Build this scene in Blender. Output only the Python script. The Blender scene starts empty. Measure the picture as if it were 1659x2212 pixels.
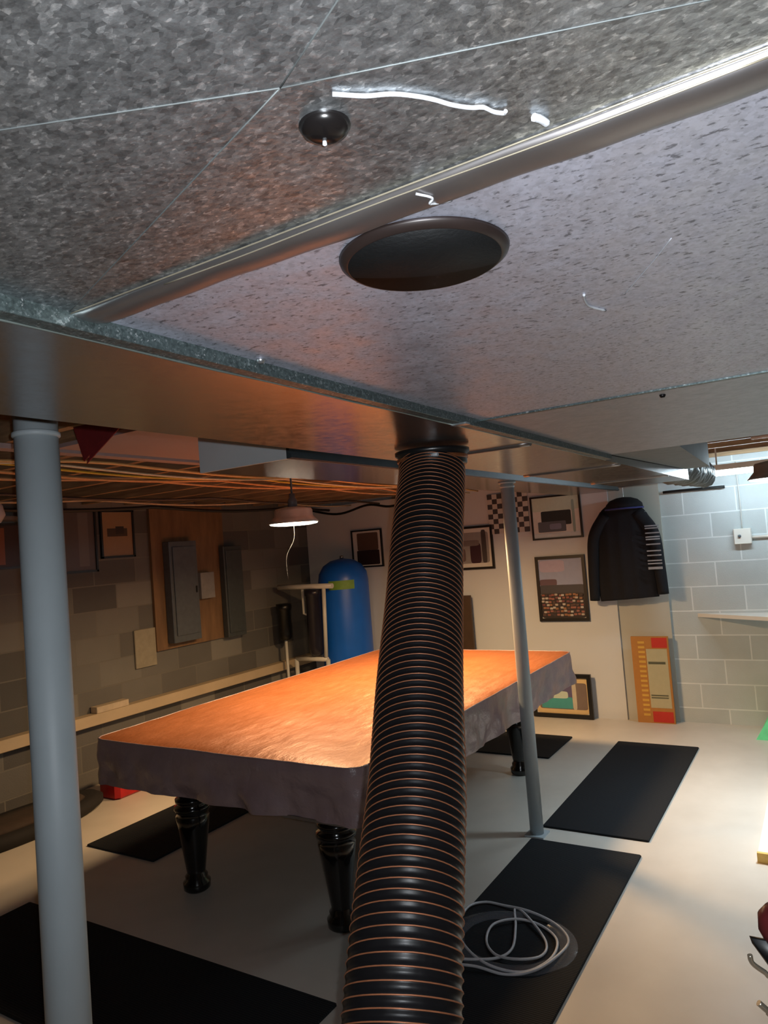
import bpy, math, random
from mathutils import Vector, Matrix, noise
PI = math.pi
random.seed(7)
SC = bpy.context.scene
COL = SC.collection
# ------------------------------------------------------------------ camera
cam_d = bpy.data.cameras.new('camera'); cam = bpy.data.objects.new('camera', cam_d); COL.objects.link(cam)
FPX = 1543.53
cam_d.sensor_fit = 'HORIZONTAL'; cam_d.sensor_width = 36.0; cam_d.lens = FPX/1659*36.0
cam_d.clip_start = 0.02; cam_d.clip_end = 60
RIGHT = Vector((0.5251, -0.8475, -0.0780)); DOWN = Vector((-0.0013, 0.0908, -0.9959)); FWD = Vector((0.8511, 0.5230, 0.0466))
m = Matrix((RIGHT, -DOWN, -FWD)).transposed().to_4x4(); m.translation = Vector((0, 0, 1.69)); cam.matrix_world = m
SC.camera = cam
# ------------------------------------------------------------------ world, view
W = bpy.data.worlds.new('world'); SC.world = W; W.use_nodes = True
W.node_tree.nodes['Background'].inputs[0].default_value = (0.5, 0.56, 0.65, 1)
W.node_tree.nodes['Background'].inputs[1].default_value = 0.006
SC.view_settings.view_transform = 'Standard'; SC.view_settings.look = 'None'
SC.view_settings.exposure = 0.0; SC.view_settings.gamma = 1.0; SC.view_settings.use_curve_mapping = False
WARM = (1.0, 0.61, 0.28); COOL = (0.70, 0.88, 1.0)
# pendant lamps: name, position, light colour, watts, disc emission, label
LAMPS = [
 ((3.375, 2.715, 1.865), (1.0, 0.67, 0.36), 27.0, 9.0, 'round metal-shaded pendant lamp glowing white above the left side of the pool table'),
 ((4.38, 2.42, 1.93), WARM, 66.0, 8.0, 'warm pendant lamp above the pool table, hidden behind the black hose'),
 ((4.46, 0.20, 1.890), COOL, 17.0, 14.0, 'cold white pendant lamp over the open floor at the right edge'),
]
def area(name, loc, target, size, energy, color, shape='DISK'):
    l = bpy.data.lights.new(name, 'AREA'); l.shape = shape; l.size = size; l.energy = energy; l.color = color
    o = bpy.data.objects.new(name, l); COL.objects.link(o); o.location = loc
    d = Vector(target)-Vector(loc); o.rotation_euler = d.to_track_quat('-Z', 'Y').to_euler(); return o
# the phone's own flash, beside its lens
_f = area('phone_flash', tuple(Vector((0, 0, 1.69))+RIGHT*0.012+DOWN*-0.010), tuple(Vector((0, 0, 1.69))+FWD*3), 0.007, 11.0, (0.90, 0.95, 1.0))

# ------------------------------------------------------------------ helpers
def lin(c):
    return tuple(((v/255.0+0.055)/1.055)**2.4 if v > 10 else v/255.0/12.92 for v in c)
class NT:
    def __init__(s, name):
        s.m = bpy.data.materials.new(name); s.m.use_nodes = True; s.t = s.m.node_tree
        s.b = s.t.nodes['Principled BSDF']
        s.tc = s.t.nodes.new('ShaderNodeTexCoord')
    def n(s, typ, **kw):
        nd = s.t.nodes.new(typ)
        for k, v in kw.items():
            if k.startswith('i_'): nd.inputs[k[2:].replace('_', ' ')].default_value = v
            else: setattr(nd, k, v)
        return nd
    def l(s, a, b): s.t.links.new(a, b)
    def mapping(s, scale=(1, 1, 1), rot=(0, 0, 0)):
        mp = s.n('ShaderNodeMapping'); mp.inputs['Scale'].default_value = scale; mp.inputs['Rotation'].default_value = rot
        s.l(s.tc.outputs['Object'], mp.inputs['Vector']); return mp.outputs['Vector']
    def noise(s, scale, detail=4, rough=0.55, vec=None):
        nd = s.n('ShaderNodeTexNoise'); nd.inputs['Scale'].default_value = scale; nd.inputs['Detail'].default_value = detail
        nd.inputs['Roughness'].default_value = rough; s.l(vec if vec else s.tc.outputs['Object'], nd.inputs['Vector']); return nd.outputs['Fac']
    def ramp(s, fac, stops):
        r = s.n('ShaderNodeValToRGB'); e = r.color_ramp.elements
        e[0].position, e[0].color = stops[0][0], (*stops[0][1], 1); e[1].position, e[1].color = stops[-1][0], (*stops[-1][1], 1)
        for p, c in stops[1:-1]:
            x = e.new(p); x.color = (*c, 1)
        s.l(fac, r.inputs[0]); return r.outputs[0]
    def bump(s, h, strength, dist=0.01):
        b = s.n('ShaderNodeBump'); b.inputs['Strength'].default_value = strength; b.inputs['Distance'].default_value = dist
        s.l(h, b.inputs['Height']); s.l(b.outputs[0], s.b.inputs['Normal'])
MATS = {}
def mat(name, rgb, rough=0.6, metal=0.0, vary=0.12, scale=18.0, bump=0.0, bscale=60.0, spec=0.5, coat=0.0, emit=None, alpha=1.0, trans=0.0):
    if name in MATS: return MATS[name]
    t = NT(name); c = lin(rgb)
    lo = tuple(max(0, v*(1-vary)) for v in c); hi = tuple(min(1, v*(1+vary)) for v in c)
    t.l(t.ramp(t.noise(scale), [(0.3, lo), (0.7, hi)]), t.b.inputs['Base Color'])
    t.b.inputs['Roughness'].default_value = rough; t.b.inputs['Metallic'].default_value = metal
    t.b.inputs['Specular IOR Level'].default_value = spec; t.b.inputs['Coat Weight'].default_value = coat
    if bump: t.bump(t.noise(bscale, 3), bump, 0.004)
    if emit: t.b.inputs['Emission Color'].default_value = (*emit[0], 1); t.b.inputs['Emission Strength'].default_value = emit[1]
    if trans: t.b.inputs['Transmission Weight'].default_value = trans
    t.b.inputs['Alpha'].default_value = alpha
    MATS[name] = t.m; return t.m

class MB:
    def __init__(s): s.v = []; s.f = []; s.mi = []; s.cur = 0; s.smooth = []
    def add(s, vs, fs, smooth=False):
        o = len(s.v); s.v += [tuple(v) for v in vs]
        for f in fs: s.f.append([i+o for i in f]); s.mi.append(s.cur); s.smooth.append(smooth)
        return s
    def box(s, x0, x1, y0, y1, z0, z1, bev=0.0):
        if bev <= 0:
            vs = [(x, y, z) for z in (z0, z1) for y in (y0, y1) for x in (x0, x1)]
            fs = [(0, 2, 3, 1), (4, 5, 7, 6), (0, 1, 5, 4), (2, 6, 7, 3), (0, 4, 6, 2), (1, 3, 7, 5)]
            return s.add(vs, fs)
        b = min(bev, (x1-x0)/2.01, (y1-y0)/2.01, (z1-z0)/2.01)
        def ring(z, i): return [(x0+i+b, y0+i, z), (x1-i-b, y0+i, z), (x1-i, y0+i+b, z), (x1-i, y1-i-b, z), (x1-i-b, y1-i, z), (x0+i+b, y1-i, z), (x0+i, y1-i-b, z), (x0+i, y0+i+b, z)]
        e = b*0.5
        rs = [ring(z0, e), ring(z0+e, 0), ring(z1-e, 0), ring(z1, e)]
        return s.loft(rs, True, True, False)
    def loft(s, rings, cap0=True, cap1=True, smooth=True, closed=True):
        n = len(rings[0]); vs = [p for r in rings for p in r]; fs = []
        for k in range(len(rings)-1):
            for i in range(n if closed else n-1):
                j = (i+1) % n; fs.append((k*n+i, k*n+j, (k+1)*n+j, (k+1)*n+i))
        s.add(vs, fs, smooth)
        if cap0: s.add(rings[0], [tuple(reversed(range(n)))])
        if cap1: s.add(rings[-1], [tuple(range(n))])
        return s
    def lathe(s, prof, c=(0, 0, 0), n=32, axis='z', smooth=True, cap=True):
        rings = []
        for r, h in prof:
            ring = []
            for i in range(n):
                a = 2*PI*i/n; u, v = r*math.cos(a), r*math.sin(a)
                ring.append((c[0]+u, c[1]+v, c[2]+h) if axis == 'z' else (c[0]+h, c[1]+u, c[2]+v) if axis == 'x' else (c[0]+v, c[1]+h, c[2]+u))
            rings.append(ring)
        return s.loft(rings, cap, cap, smooth)
    def tube(s, pts, r, n=10, cap=True, rs=None):
        pts = [Vector(p) for p in pts]; rings = []; up = Vector((0, 0, 1))
        prev = None
        for i, p in enumerate(pts):
            t = (pts[min(i+1, len(pts)-1)]-pts[max(i-1, 0)]).normalized()
            if prev is None:
                a = up if abs(t.z) < 0.9 else Vector((1, 0, 0)); u = t.cross(a).normalized()
            else: u = (prev-t*prev.dot(t)).normalized()
            prev = u; w = t.cross(u); rr = rs[i] if rs else r
            rings.append([tuple(p+u*rr*math.cos(2*PI*k/n)+w*rr*math.sin(2*PI*k/n)) for k in range(n)])
        return s.loft(rings, cap, cap, True)
    def prism(s, poly, a, b, axis='z'):
        def P(u, v, h): return (u, v, h) if axis == 'z' else (h, u, v) if axis == 'x' else (u, h, v)
        return s.loft([[P(u, v, a) for u, v in poly], [P(u, v, b) for u, v in poly]], True, True, False)
def build(name, mb, mats, parent=None, origin=None):
    me = bpy.data.meshes.new(name)
    if parent is not None: o0 = Vector(parent['_o'])
    elif origin is not None: o0 = Vector(origin)
    else:
        xs = [v[0] for v in mb.v]; ys = [v[1] for v in mb.v]; zs = [v[2] for v in mb.v]
        o0 = Vector(((min(xs)+max(xs))/2, (min(ys)+max(ys))/2, min(zs)))
    me.from_pydata([tuple(Vector(v)-o0) for v in mb.v], [], mb.f)
    if not isinstance(mats, (list, tuple)): mats = [mats]
    for x in mats: me.materials.append(x)
    me.polygons.foreach_set('material_index', mb.mi); me.polygons.foreach_set('use_smooth', mb.smooth)
    import bmesh
    bm = bmesh.new(); bm.from_mesh(me); bmesh.ops.remove_doubles(bm, verts=bm.verts, dist=1e-6); bmesh.ops.recalc_face_normals(bm, faces=bm.faces); bm.to_mesh(me); bm.free()
    o = bpy.data.objects.new(name, me); COL.objects.link(o); o['_o'] = tuple(o0)
    if parent is not None: o.parent = parent
    else: o.location = o0
    return o
def tag(o, label, cat, group=None, kind=None):
    o['label'] = label; o['category'] = cat
    if group: o['group'] = group
    if kind: o['kind'] = kind
    return o
def struct(name, mb, mt, label=None):
    o = build(name, mb, mt, origin=(0, 0, 0)); o['kind'] = 'structure'
    if label: o['label'] = label; o['category'] = name.split('_')[0]
    return o
def thing(name, loc, label, cat, group=None):
    o = bpy.data.objects.new(name, None); COL.objects.link(o); o.location = loc; o['_o'] = tuple(loc); o.empty_display_size = 0.05
    return tag(o, label, cat, group)
def B(*a, bev=0.0): return MB().box(*a, bev=bev)
def spline(pts, n=12):
    pts = [Vector(p) for p in pts]; out = []
    P = [pts[0]*2-pts[1]]+pts+[pts[-1]*2-pts[-2]]
    for i in range(1, len(P)-2):
        for k in range(n):
            t = k/n; a, b, c, d = P[i-1], P[i], P[i+1], P[i+2]
            out.append(0.5*((2*b)+(c-a)*t+(2*a-5*b+4*c-d)*t*t+(3*b-a-3*c+d)*t**3))
    out.append(pts[-1]); return out

# ------------------------------------------------------------------ surface materials
def block_mat(name, cols, mortar, axis, rough=0.75, vary_blocks=0.5, bump=0.35):
    t = NT(name); sx = t.n('ShaderNodeSeparateXYZ'); t.l(t.tc.outputs['Object'], sx.inputs[0])
    cb = t.n('ShaderNodeCombineXYZ'); t.l(sx.outputs[1 if axis == 'x' else 0], cb.inputs[0]); zo = t.n('ShaderNodeMath', operation='SUBTRACT'); zo.inputs[1].default_value = 0.124; t.l(sx.outputs[2], zo.inputs[0]); t.l(zo.outputs[0], cb.inputs[1])
    br = t.n('ShaderNodeTexBrick'); t.l(cb.outputs[0], br.inputs['Vector'])
    br.inputs['Color1'].default_value = (*lin(cols[0]), 1); br.inputs['Color2'].default_value = (*lin(cols[1]), 1); br.inputs['Mortar'].default_value = (*lin(mortar), 1)
    br.inputs['Scale'].default_value = 1.0; br.inputs['Brick Width'].default_value = 0.4064; br.inputs['Row Height'].default_value = 0.2032
    br.inputs['Mortar Size'].default_value = 0.006; br.inputs['Mortar Smooth'].default_value = 0.3; br.inputs['Bias'].default_value = 0.0
    br.offset = 0.5
    mx = t.n('ShaderNodeMix', data_type='RGBA', blend_type='MULTIPLY'); mx.inputs[0].default_value = 0.8
    t.l(br.outputs['Color'], mx.inputs[6]); t.l(t.ramp(t.noise(3.0, 6), [(0.3, (0.86, 0.86, 0.86)), (0.7, (1, 1, 1))]), mx.inputs[7])
    t.l(mx.outputs[2], t.b.inputs['Base Color']); t.b.inputs['Roughness'].default_value = rough
    ad = t.n('ShaderNodeMath', operation='MULTIPLY_ADD'); t.l(br.outputs['Fac'], ad.inputs[0]); ad.inputs[1].default_value = -1.0
    ns = t.noise(120, 4); t.l(ns, ad.inputs[2]); t.bump(ad.outputs[0], bump, 0.004)
    return t.m
M_block_paint = block_mat('painted_block', ((194, 200, 200), (184, 190, 189)), (222, 226, 226), 'x')  # joints paler than blocks: light catching the mortar is put into the colour
M_block_raw = block_mat('bare_block', ((130, 127, 120), (82, 80, 78)), (116, 112, 104), 'y')
def floor_mat():
    t = NT('painted_concrete'); a = t.ramp(t.noise(1.7, 5), [(0.3, lin((190, 183, 172))), (0.7, lin((206, 199, 188)))])
    t.l(a, t.b.inputs['Base Color']); t.l(t.ramp(t.noise(6, 5), [(0.3, (0.38,)*3), (0.7, (0.52,)*3)]), t.b.inputs['Roughness'])
    t.bump(t.noise(9, 4), 0.06, 0.01); return t.m
def wood_mat(name, a, b, sc=(1.5, 18, 18), rough=0.65):
    t = NT(name); v = t.mapping(sc); t.l(t.ramp(t.noise(2.2, 6, 0.6, v), [(0.3, lin(a)), (0.7, lin(b))]), t.b.inputs['Base Color'])
    t.b.inputs['Roughness'].default_value = rough; t.bump(t.noise(6, 4, 0.6, v), 0.15, 0.004); return t.m
def galv(name, base, rough=(0.3, 0.45), metal=0.85, vs=260.0, contrast=0.25, fleck=0.0, pits=0.0, bump=0.05, stretch=(1, 1, 1)):
    t = NT(name); v = t.mapping(stretch); c = lin(base)
    vo = t.n('ShaderNodeTexVoronoi'); vo.inputs['Scale'].default_value = vs; t.l(v, vo.inputs['Vector'])
    sp = t.n('ShaderNodeSeparateColor'); t.l(vo.outputs['Color'], sp.inputs[0])
    nz = t.noise(vs*0.45, 5, 0.7, v)
    mxv = t.n('ShaderNodeMath', operation='MULTIPLY_ADD'); t.l(sp.outputs[0], mxv.inputs[0]); mxv.inputs[1].default_value = 0.35; t.l(nz, mxv.inputs[2])
    k = contrast
    stops = [(0.42, tuple(x*(1-k) for x in c)), (0.62, c), (0.82, tuple(min(1, x*(1+k)) for x in c))]
    if fleck: stops.append((0.97, tuple(min(1, x*(1+k)+fleck) for x in c)))
    col = t.ramp(mxv.outputs[0], stops)
    if pits:
        pn = t.noise(230, 3, 0.6, t.mapping((1.0, 0.55, 1), (0, 0, 0.4)))
        pr = t.ramp(pn, [(0.33, (1-pits,)*3), (0.42, (1, 1, 1))])
        mm = t.n('ShaderNodeMix', data_type='RGBA', blend_type='MULTIPLY'); mm.inputs[0].default_value = 1; t.l(col, mm.inputs[6]); t.l(pr, mm.inputs[7]); col = mm.outputs[2]
    if fleck:
        fr_ = t.ramp(t.noise(330, 2, 0.5, t.mapping((1.0, 0.45, 1), (0, 0, 0.5))), [(0.66, (0, 0, 0)), (0.74, (0.75, 0.75, 0.75))])
        mf = t.n('ShaderNodeMix', data_type='RGBA', blend_type='ADD'); mf.inputs[0].default_value = 0.55; t.l(col, mf.inputs[6]); t.l(fr_, mf.inputs[7]); col = mf.outputs[2]
    t.l(col, t.b.inputs['Base Color']); t.b.inputs['Metallic'].default_value = metal
    t.l(t.ramp(t.noise(vs*0.12, 4), [(0.3, (rough[0],)*3), (0.7, (rough[1],)*3)]), t.b.inputs['Roughness'])
    t.bump(t.noise(vs*0.5, 4), bump, 0.002); return t.m
M_floor = floor_mat()
M_joist = wood_mat('joist_wood', (128, 102, 76), (178, 148, 112), (18, 1.5, 18))
M_sub = wood_mat('subfloor_wood', (84, 66, 50), (118, 94, 70), (2, 6, 2))
M_ply = wood_mat('backing_plywood', (104, 78, 54), (134, 102, 70), (6, 6, 1.2))
M_galvA = galv('spangled_sheet', (150, 154, 157), (0.30, 0.42), 0.94, 420, 0.38, 0.35, 0, 0.25, (1.0, 0.6, 1))
M_galvB = galv('pitted_sheet', (186, 188, 202), (0.42, 0.55), 0.80, 300, 0.12, 0, 0.6, 0.10)
M_galvC = galv('smooth_sheet', (150, 146, 144), (0.17, 0.24), 0.92, 500, 0.06, 0, 0, 0.015)
M_galvD = galv('far_sheet', (160, 163, 172), (0.38, 0.5), 0.8, 260, 0.10, 0, 0.15, 0.08, (1, 0.4, 1))
M_seam = galv('seam_metal', (88, 100, 100), (0.35, 0.5), 0.8, 420, 0.35, 0.2, 0, 0.12)
M_cleat = mat('cleat_metal', (150, 146, 146), 0.36, 0.95, 0.06, 30)
M_steel = mat('brushed_steel', (170, 172, 174), 0.3, 0.9)
M_post = mat('grey_post_paint', (170, 180, 185), 0.5, 0.0, 0.05, 5, 0.05, 90)
M_beam = mat('beam_primer', (122, 110, 112), 0.5, 0.1, 0.08, 4)
M_wrap = mat('pale_sheet_metal', (226, 238, 244), 0.35, 0.35, 0.05, 4)
M_black = mat('black_plastic', (14, 14, 15), 0.35)
M_blackgloss = mat('black_lacquer', (12, 10, 10), 0.18, 0, 0.1, 10, 0, 60, 0.5, 0.5)
M_white = mat('white_paint', (222, 216, 206), 0.6, 0, 0.03, 2)
M_sealant = mat('white_sealant', (150, 152, 155), 0.5, 0, 0.05, 60, 0.2, 200)
M_cream = mat('cream_wood', (212, 184, 134), 0.5)
M_brown = mat('brown_wood', (70, 52, 38), 0.5)
M_darkframe = mat('black_frame', (18, 17, 17), 0.4)
M_grey = mat('grey_enamel', (84, 90, 96), 0.45, 0.1)
M_red = mat('red_plastic', (168, 20, 22), 0.4)
M_pvc = mat('white_pvc', (206, 204, 196), 0.35, 0, 0.03)
M_blue = mat('blue_tank_paint', (22, 96, 200), 0.35, 0, 0.06, 6)
M_navy = mat('navy_fleece', (8, 10, 20), 0.9, 0, 0.2, 30, 0.2, 120)
M_navy2 = mat('blue_trim', (52, 56, 120), 0.8)
M_ink = mat('white_print', (150, 153, 160), 0.7)
M_glass = mat('lamp_glass', (235, 245, 250), 0.2, 0, 0.01, 5)

# ------------------------------------------------------------------ room
X0, X1, Y0, Y1, ZC = -2.6, 6.5, -3.0, 5.02, 2.42
struct('floor', B(X0-0.1, X1+0.1, Y0-0.1, Y1+0.1, -0.1, 0), M_floor)
struct('ceiling', B(X0-0.1, X1+0.1, Y0-0.1, Y1+0.1, ZC, ZC+0.05), M_sub)
struct('wall_far', B(X1, X1+0.1, Y0-0.1, Y1+0.1, 0, ZC), M_block_paint)
struct('wall_left', B(X0-0.1, X1, Y1, Y1+0.1, 0, ZC), M_block_raw)
struct('wall_right', B(X0-0.1, X1, Y0-0.1, Y0, 0, ZC), M_block_paint)
struct('wall_near', B(X0-0.1, X0, Y0, Y1, 0, ZC), M_block_raw)
# white board lining covering the far wall up to the corner, and a plain strip beside it
struct('wall_lining', B(6.455, 6.498, 1.63, 5.015, 0.0, 2.17), mat('white_wall_board', (204, 206, 208), 0.62, 0, 0.03, 1.2))
struct('wall_strip', B(6.475, 6.498, 1.20, 1.63, 0.0, 2.17), mat('pale_wall_strip', (180, 179, 170), 0.7, 0, 0.03, 1.2))
# pale sill running along the left wall
struct('trim_1', MB().box(X0, 6.45, 4.925, 5.018, 0.475, 0.56, bev=0.008), mat('pale_sill', (192, 172, 142), 0.55, 0, 0.1, 3))
for i in range(23):                                   # floor joists overhead, running across the room
    x = -2.4+0.4*i
    struct('trim_%d' % (i+2), B(x-0.02, x+0.02, Y0+0.01, Y1-0.01, 2.20, ZC-0.001), M_joist)

# ------------------------------------------------------------------ the big near duct
t = thing('air_duct', (0.5, 0.2, 1.86), 'wide galvanised air duct hanging close overhead, speckled sheet with creases', 'duct')
YA, YB = -0.11, 0.52; zb = 1.90
def creased(x0, x1, d):
    mb = MB(); cx, cy = (x0+x1)/2+0.0155, (YA+YB)/2-0.017
    c = [(x0, YA, zb), (x1, YA, zb), (x1, YB, zb), (x0, YB, zb)]
    # four facets, each subdivided so the crease reads as a thin fold
    for i in range(4):
        a, b = Vector(c[i]), Vector(c[(i+1) % 4]); q = Vector((cx, cy, zb-d))
        ins = 0.0012; mid = (a+b)/2
        mb.add([a, b, q], [(0, 1, 2)])
    return mb
o = build('bottom_sheet', creased(0.095, 0.366, 0.0042), M_galvA, t); o['label'] = 'spangled cross-creased sheet nearest the camera'
# fold ridges of the cross crease
mb = MB()
for (ax, ay) in ((0.095, YA), (0.366, YA), (0.366, YB), (0.095, YB)):
    a = Vector((ax, ay, zb)); q = Vector((0.246, 0.188, zb-0.0042)); mb.tube([a.lerp(q, k/8) for k in range(9)], 0.0004, 6)
build('crease', mb, mat('crease_metal', (92, 96, 96), 0.7, 0.8), t)
build('bottom_sheet', creased(-0.5, 0.07, 0.004), M_galvA, t)
build('bottom_sheet', B(0.39, 1.178, YA, YB, 1.90, 1.902), M_galvB, t)['label'] = 'dull pitted sheet'
build('bottom_sheet', B(1.182, 2.10, YA, YB, 1.90, 1.902), M_galvD, t)['label'] = 'far plain sheet'
build('joint_lap', B(1.176, 1.186, YA, YB, 1.8975, 1.9005), M_seam, t)
build('side_wall', B(-0.5, 2.10, YA-0.002, YA, 1.90, 2.16), M_galvC, t)
build('side_wall', B(-0.5, 2.10, YB, YB+0.002, 1.90, 2.16), M_galvC, t)
build('end_wall', B(2.10, 2.102, YA, YB, 1.90, 2.16), M_galvC, t)
build('end_wall', B(-0.502, -0.5, YA, YB, 1.90, 2.16), M_galvC, t)
build('top_sheet', B(-0.5, 2.10, YA, YB, 2.16, 2.162), M_galvC, t)
# rounded slip cleat joining the two near sheets
def cleat(x0, x1, y0, y1, z, h, n=10, dent=None):
    rings = []; ys = [y0+(y1-y0)*k/60 for k in range(61)]
    for y in ys:
        ring = []
        for k in range(n+1):
            a = PI*k/n; w = (x1-x0)/2; hh = h*(1.0+0.10*math.sin(y*31)+0.06*math.sin(y*83))
            e = 1.0
            if y > y1-0.016: e = 0.35+0.65*(y1-y)/0.016
            ring.append(((x0+x1)/2-w*math.copysign(abs(math.cos(a))**0.8, math.cos(a)), y, z-hh*e*abs(math.sin(a))**0.8))
        rings.append(ring)
    return MB().loft(rings, True, True, True, closed=True)
build('slip_cleat', cleat(0.364, 0.394, YA, YB-0.004, 1.9005, 0.0075), M_cleat, t)
build('cleat_lip', MB().tube([(0.3625, YA+(YB-YA)*k/20, 1.8985) for k in range(21)], 0.0006, 6).tube([(0.3655, 0.40-0.40*k/20, 1.8955-0.0006*math.sin(k*0.5)) for k in range(21)], 0.0005, 6), mat('brassy_edge', (150, 142, 124), 0.45, 0.7), t)
build('torn_edge', MB().tube(spline([(0.366, 0.186, 1.8935), (0.375, 0.180, 1.8925), (0.380, 0.184, 1.892), (0.398, 0.178, 1.899)], 5), 0.0008, 6), M_sealant, t)
# longitudinal seam lip between the two sheets of different height
mb = MB(); mb.box(-0.5, 2.10, 0.507, 0.525, 1.8865, 1.9005, bev=0.001)
build('seam_lip', mb, M_seam, t)
mb = MB(); mb.tube([(-0.5+2.6*k/60, 0.5255, 1.8865+0.0005*math.sin(k)) for k in range(61)], 0.0014, 6)
build('seam_bead', mb, mat('seam_bead_metal', (130, 140, 136), 0.45, 0.8), t)
mb = MB()
for x in (0.555, 1.16): mb.lathe([(0.0005, -0.004), (0.0035, -0.004), (0.0045, -0.0015), (0.0045, 0)], (x, 0.503, 1.8985), 10)
build('screw', MB().lathe([(0.0005, -0.005), (0.0035, -0.0045), (0.005, -0.0015), (0.005, 0)], (0.585, 0.500, 1.9), 12), M_steel, t)
build('screw', MB().lathe([(0.0005, -0.005), (0.0035, -0.0045), (0.005, -0.0015), (0.005, 0)], (1.235, 0.208, 1.9), 12), M_black, t)
build('drive_strap', B(1.095, 1.112, 0.498, 0.5265, 1.8835, 1.8865), M_steel, t)

tc_ = thing('black_duct_cap', (0.462, 0.2325, 1.892), 'flat round black cap closing a port in the pitted duct sheet overhead', 'duct cap')
build('rim', MB().lathe([(0.0625, 0), (0.0618, -0.002), (0.0575, -0.0052), (0.0562, -0.0054)], (0.462, 0.2325, 1.8995), 64), mat('cap_rim', (34, 26, 24), 0.4, 0.3), tc_)
build('face', MB().lathe([(0.0562, -0.0054), (0.0562, -0.0056), (0.003, -0.0056)], (0.462, 0.2325, 1.8995), 64), mat('cap_black', (9, 10, 11), 0.6, 0, 0.15, 90, 0.2, 260, 0.2), tc_)
t2 = thing('rubber_grommet', (0.2822, 0.190, 1.888), 'small dark domed grommet with a pale dot for the flash glint, in the speckled duct sheet', 'grommet')
build('dome', MB().lathe([(0.0125, 0), (0.0128, -0.002), (0.011, -0.005), (0.007, -0.0072), (0.001, -0.008)], (0.2822, 0.190, 1.898), 40), mat('dark_chrome', (16, 14, 14), 0.2, 0.3, 0.03), t2)
build('glint', MB().lathe([(0.0011, 0), (0.0011, -0.0022), (0.0003, -0.0026)], (0.284, 0.192, 1.8905), 12), M_sealant, t2)  # pale dot modelled in place of the flash highlight on the dome
# dried sealant strings on the sheet
def seal(pts, r, label, name='sealant_string'):
    return tag(build(name, MB().tube(spline(pts, 6), r, 7), M_sealant), label, 'sealant')
# neighbouring lower duct run with the smooth mirror-like underside
t = thing('branch_duct', (1.7, 0.69, 1.86), 'smooth mirror-like duct run beside the speckled one, hose hanging from it', 'duct')
YC = 0.843
build('body', B(-0.6, 3.60, 0.527, YC, 1.886, 2.14), M_galvC, t)
for x in (1.49, 2.29, 3.1):
    rings = []
    for k in range(13):
        y = 0.53+(YC+0.002-0.53)*k/12
        rings.append([(x-0.012+0.024*j/8, y, 1.8865-0.006*math.sin(PI*j/8)) for j in range(9)])
    build('slip_cleat', MB().loft(rings, True, True, True), M_cleat, t)

tag(build('duct_transition', MB().loft([[(2.112, 0.33, 1.905), (2.112, 0.523, 1.905), (2.112, 0.523, 2.15), (2.112, 0.33, 2.15)], [(3.5, 0.42, 1.93), (3.5, 0.523, 1.93), (3.5, 0.523, 2.15), (3.5, 0.42, 2.15)]], True, True, False), mat('dull_sheet_metal', (104, 110, 112), 0.5, 0.7)), 'tapered grey sheet duct continuing past the end of the wide duct', 'duct')
# foil-wrapped small duct beyond the end of the big one
mb = MB(); rings = []
for k in range(60):
    x = 3.62+1.3*k/59; ring = []
    for j in range(20):
        a = 2*PI*j/20; r = 0.085+0.016*noise.noise(Vector((x*14, math.cos(a)*2, math.sin(a)*2)))+0.005*math.sin(k*2.1)
        ring.append((x, 0.66-0.02*k/59+r*math.cos(a), 1.985+r*math.sin(a)))
    rings.append(ring)
tag(build('foil_duct', mb.loft(rings), mat('crumpled_foil', (110, 112, 110), 0.4, 0.8, 0.1, 12, 0.7, 40)), 'crumpled silver foil flexible duct near the far wall beyond the smooth duct', 'duct')

# ------------------------------------------------------------------ beam, boxed duct, posts
tag(build('steel_beam', MB().box(X0+0.02, 1.82, 1.40, 1.51, 2.10, 2.112).box(X0+0.02, 1.82, 1.45, 1.46, 2.112, 2.188).box(X0+0.02, 1.82, 1.40, 1.51, 2.188, 2.199), M_beam), 'grey steel ceiling beam resting on the left post', 'beam')
tag(build('ceiling_panel', B(1.76, 4.1, 1.90, 2.61, 2.182, 2.198), mat('grey_pink_board', (168, 150, 150), 0.7, 0, 0.04, 3)), 'grey-pink board fixed under the joists beside the pale duct end', 'panel')
tag(build('ceiling_plank', B(1.2, 3.6, 2.66, 2.73, 2.178, 2.198), mat('grey_pink_board', (0, 0, 0))), 'narrow grey-pink plank under the joists beyond the wide board', 'plank')
t = thing('boxed_duct', (4.1, 1.68, 2.0), 'pale boxed duct along the ceiling over the far post, end facing the camera', 'duct')
build('body', B(1.84, 6.22, 1.482, 1.878, 2.0, 2.195), M_galvC, t)
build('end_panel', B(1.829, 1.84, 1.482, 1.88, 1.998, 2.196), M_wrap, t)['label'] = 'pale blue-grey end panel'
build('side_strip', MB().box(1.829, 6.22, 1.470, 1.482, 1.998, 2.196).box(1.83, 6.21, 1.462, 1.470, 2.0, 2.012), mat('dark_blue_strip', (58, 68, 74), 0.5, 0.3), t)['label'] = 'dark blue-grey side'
def post(x, y, ztop, label, r=0.0455):
    t = thing('support_post', (x, y, 0), label, 'post')
    build('column', MB().lathe([(r, 0.008), (r, ztop-0.01)], (x, y, 0), 40), M_post, t)
    build('base_plate', B(x-0.055, x+0.055, y-0.055, y+0.055, 0.0, 0.009), M_post, t)
    build('cap_plate', MB().lathe([(0.05, 0), (0.05, 0.01)], (x, y, ztop-0.011), 32), M_post, t)
    build('collar', MB().lathe([(r, 0), (r+0.004, 0.003), (r+0.004, 0.010), (r, 0.013)], (x, y, 1.985 if ztop > 2.05 else 1.965), 40), M_post, t)
post(0.938, 1.458, 2.10, 'thick grey steel post in the left foreground')
post(3.88, 1.540, 2.0, 'thin grey steel post standing between the two floor mats at right', 0.038)

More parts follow.
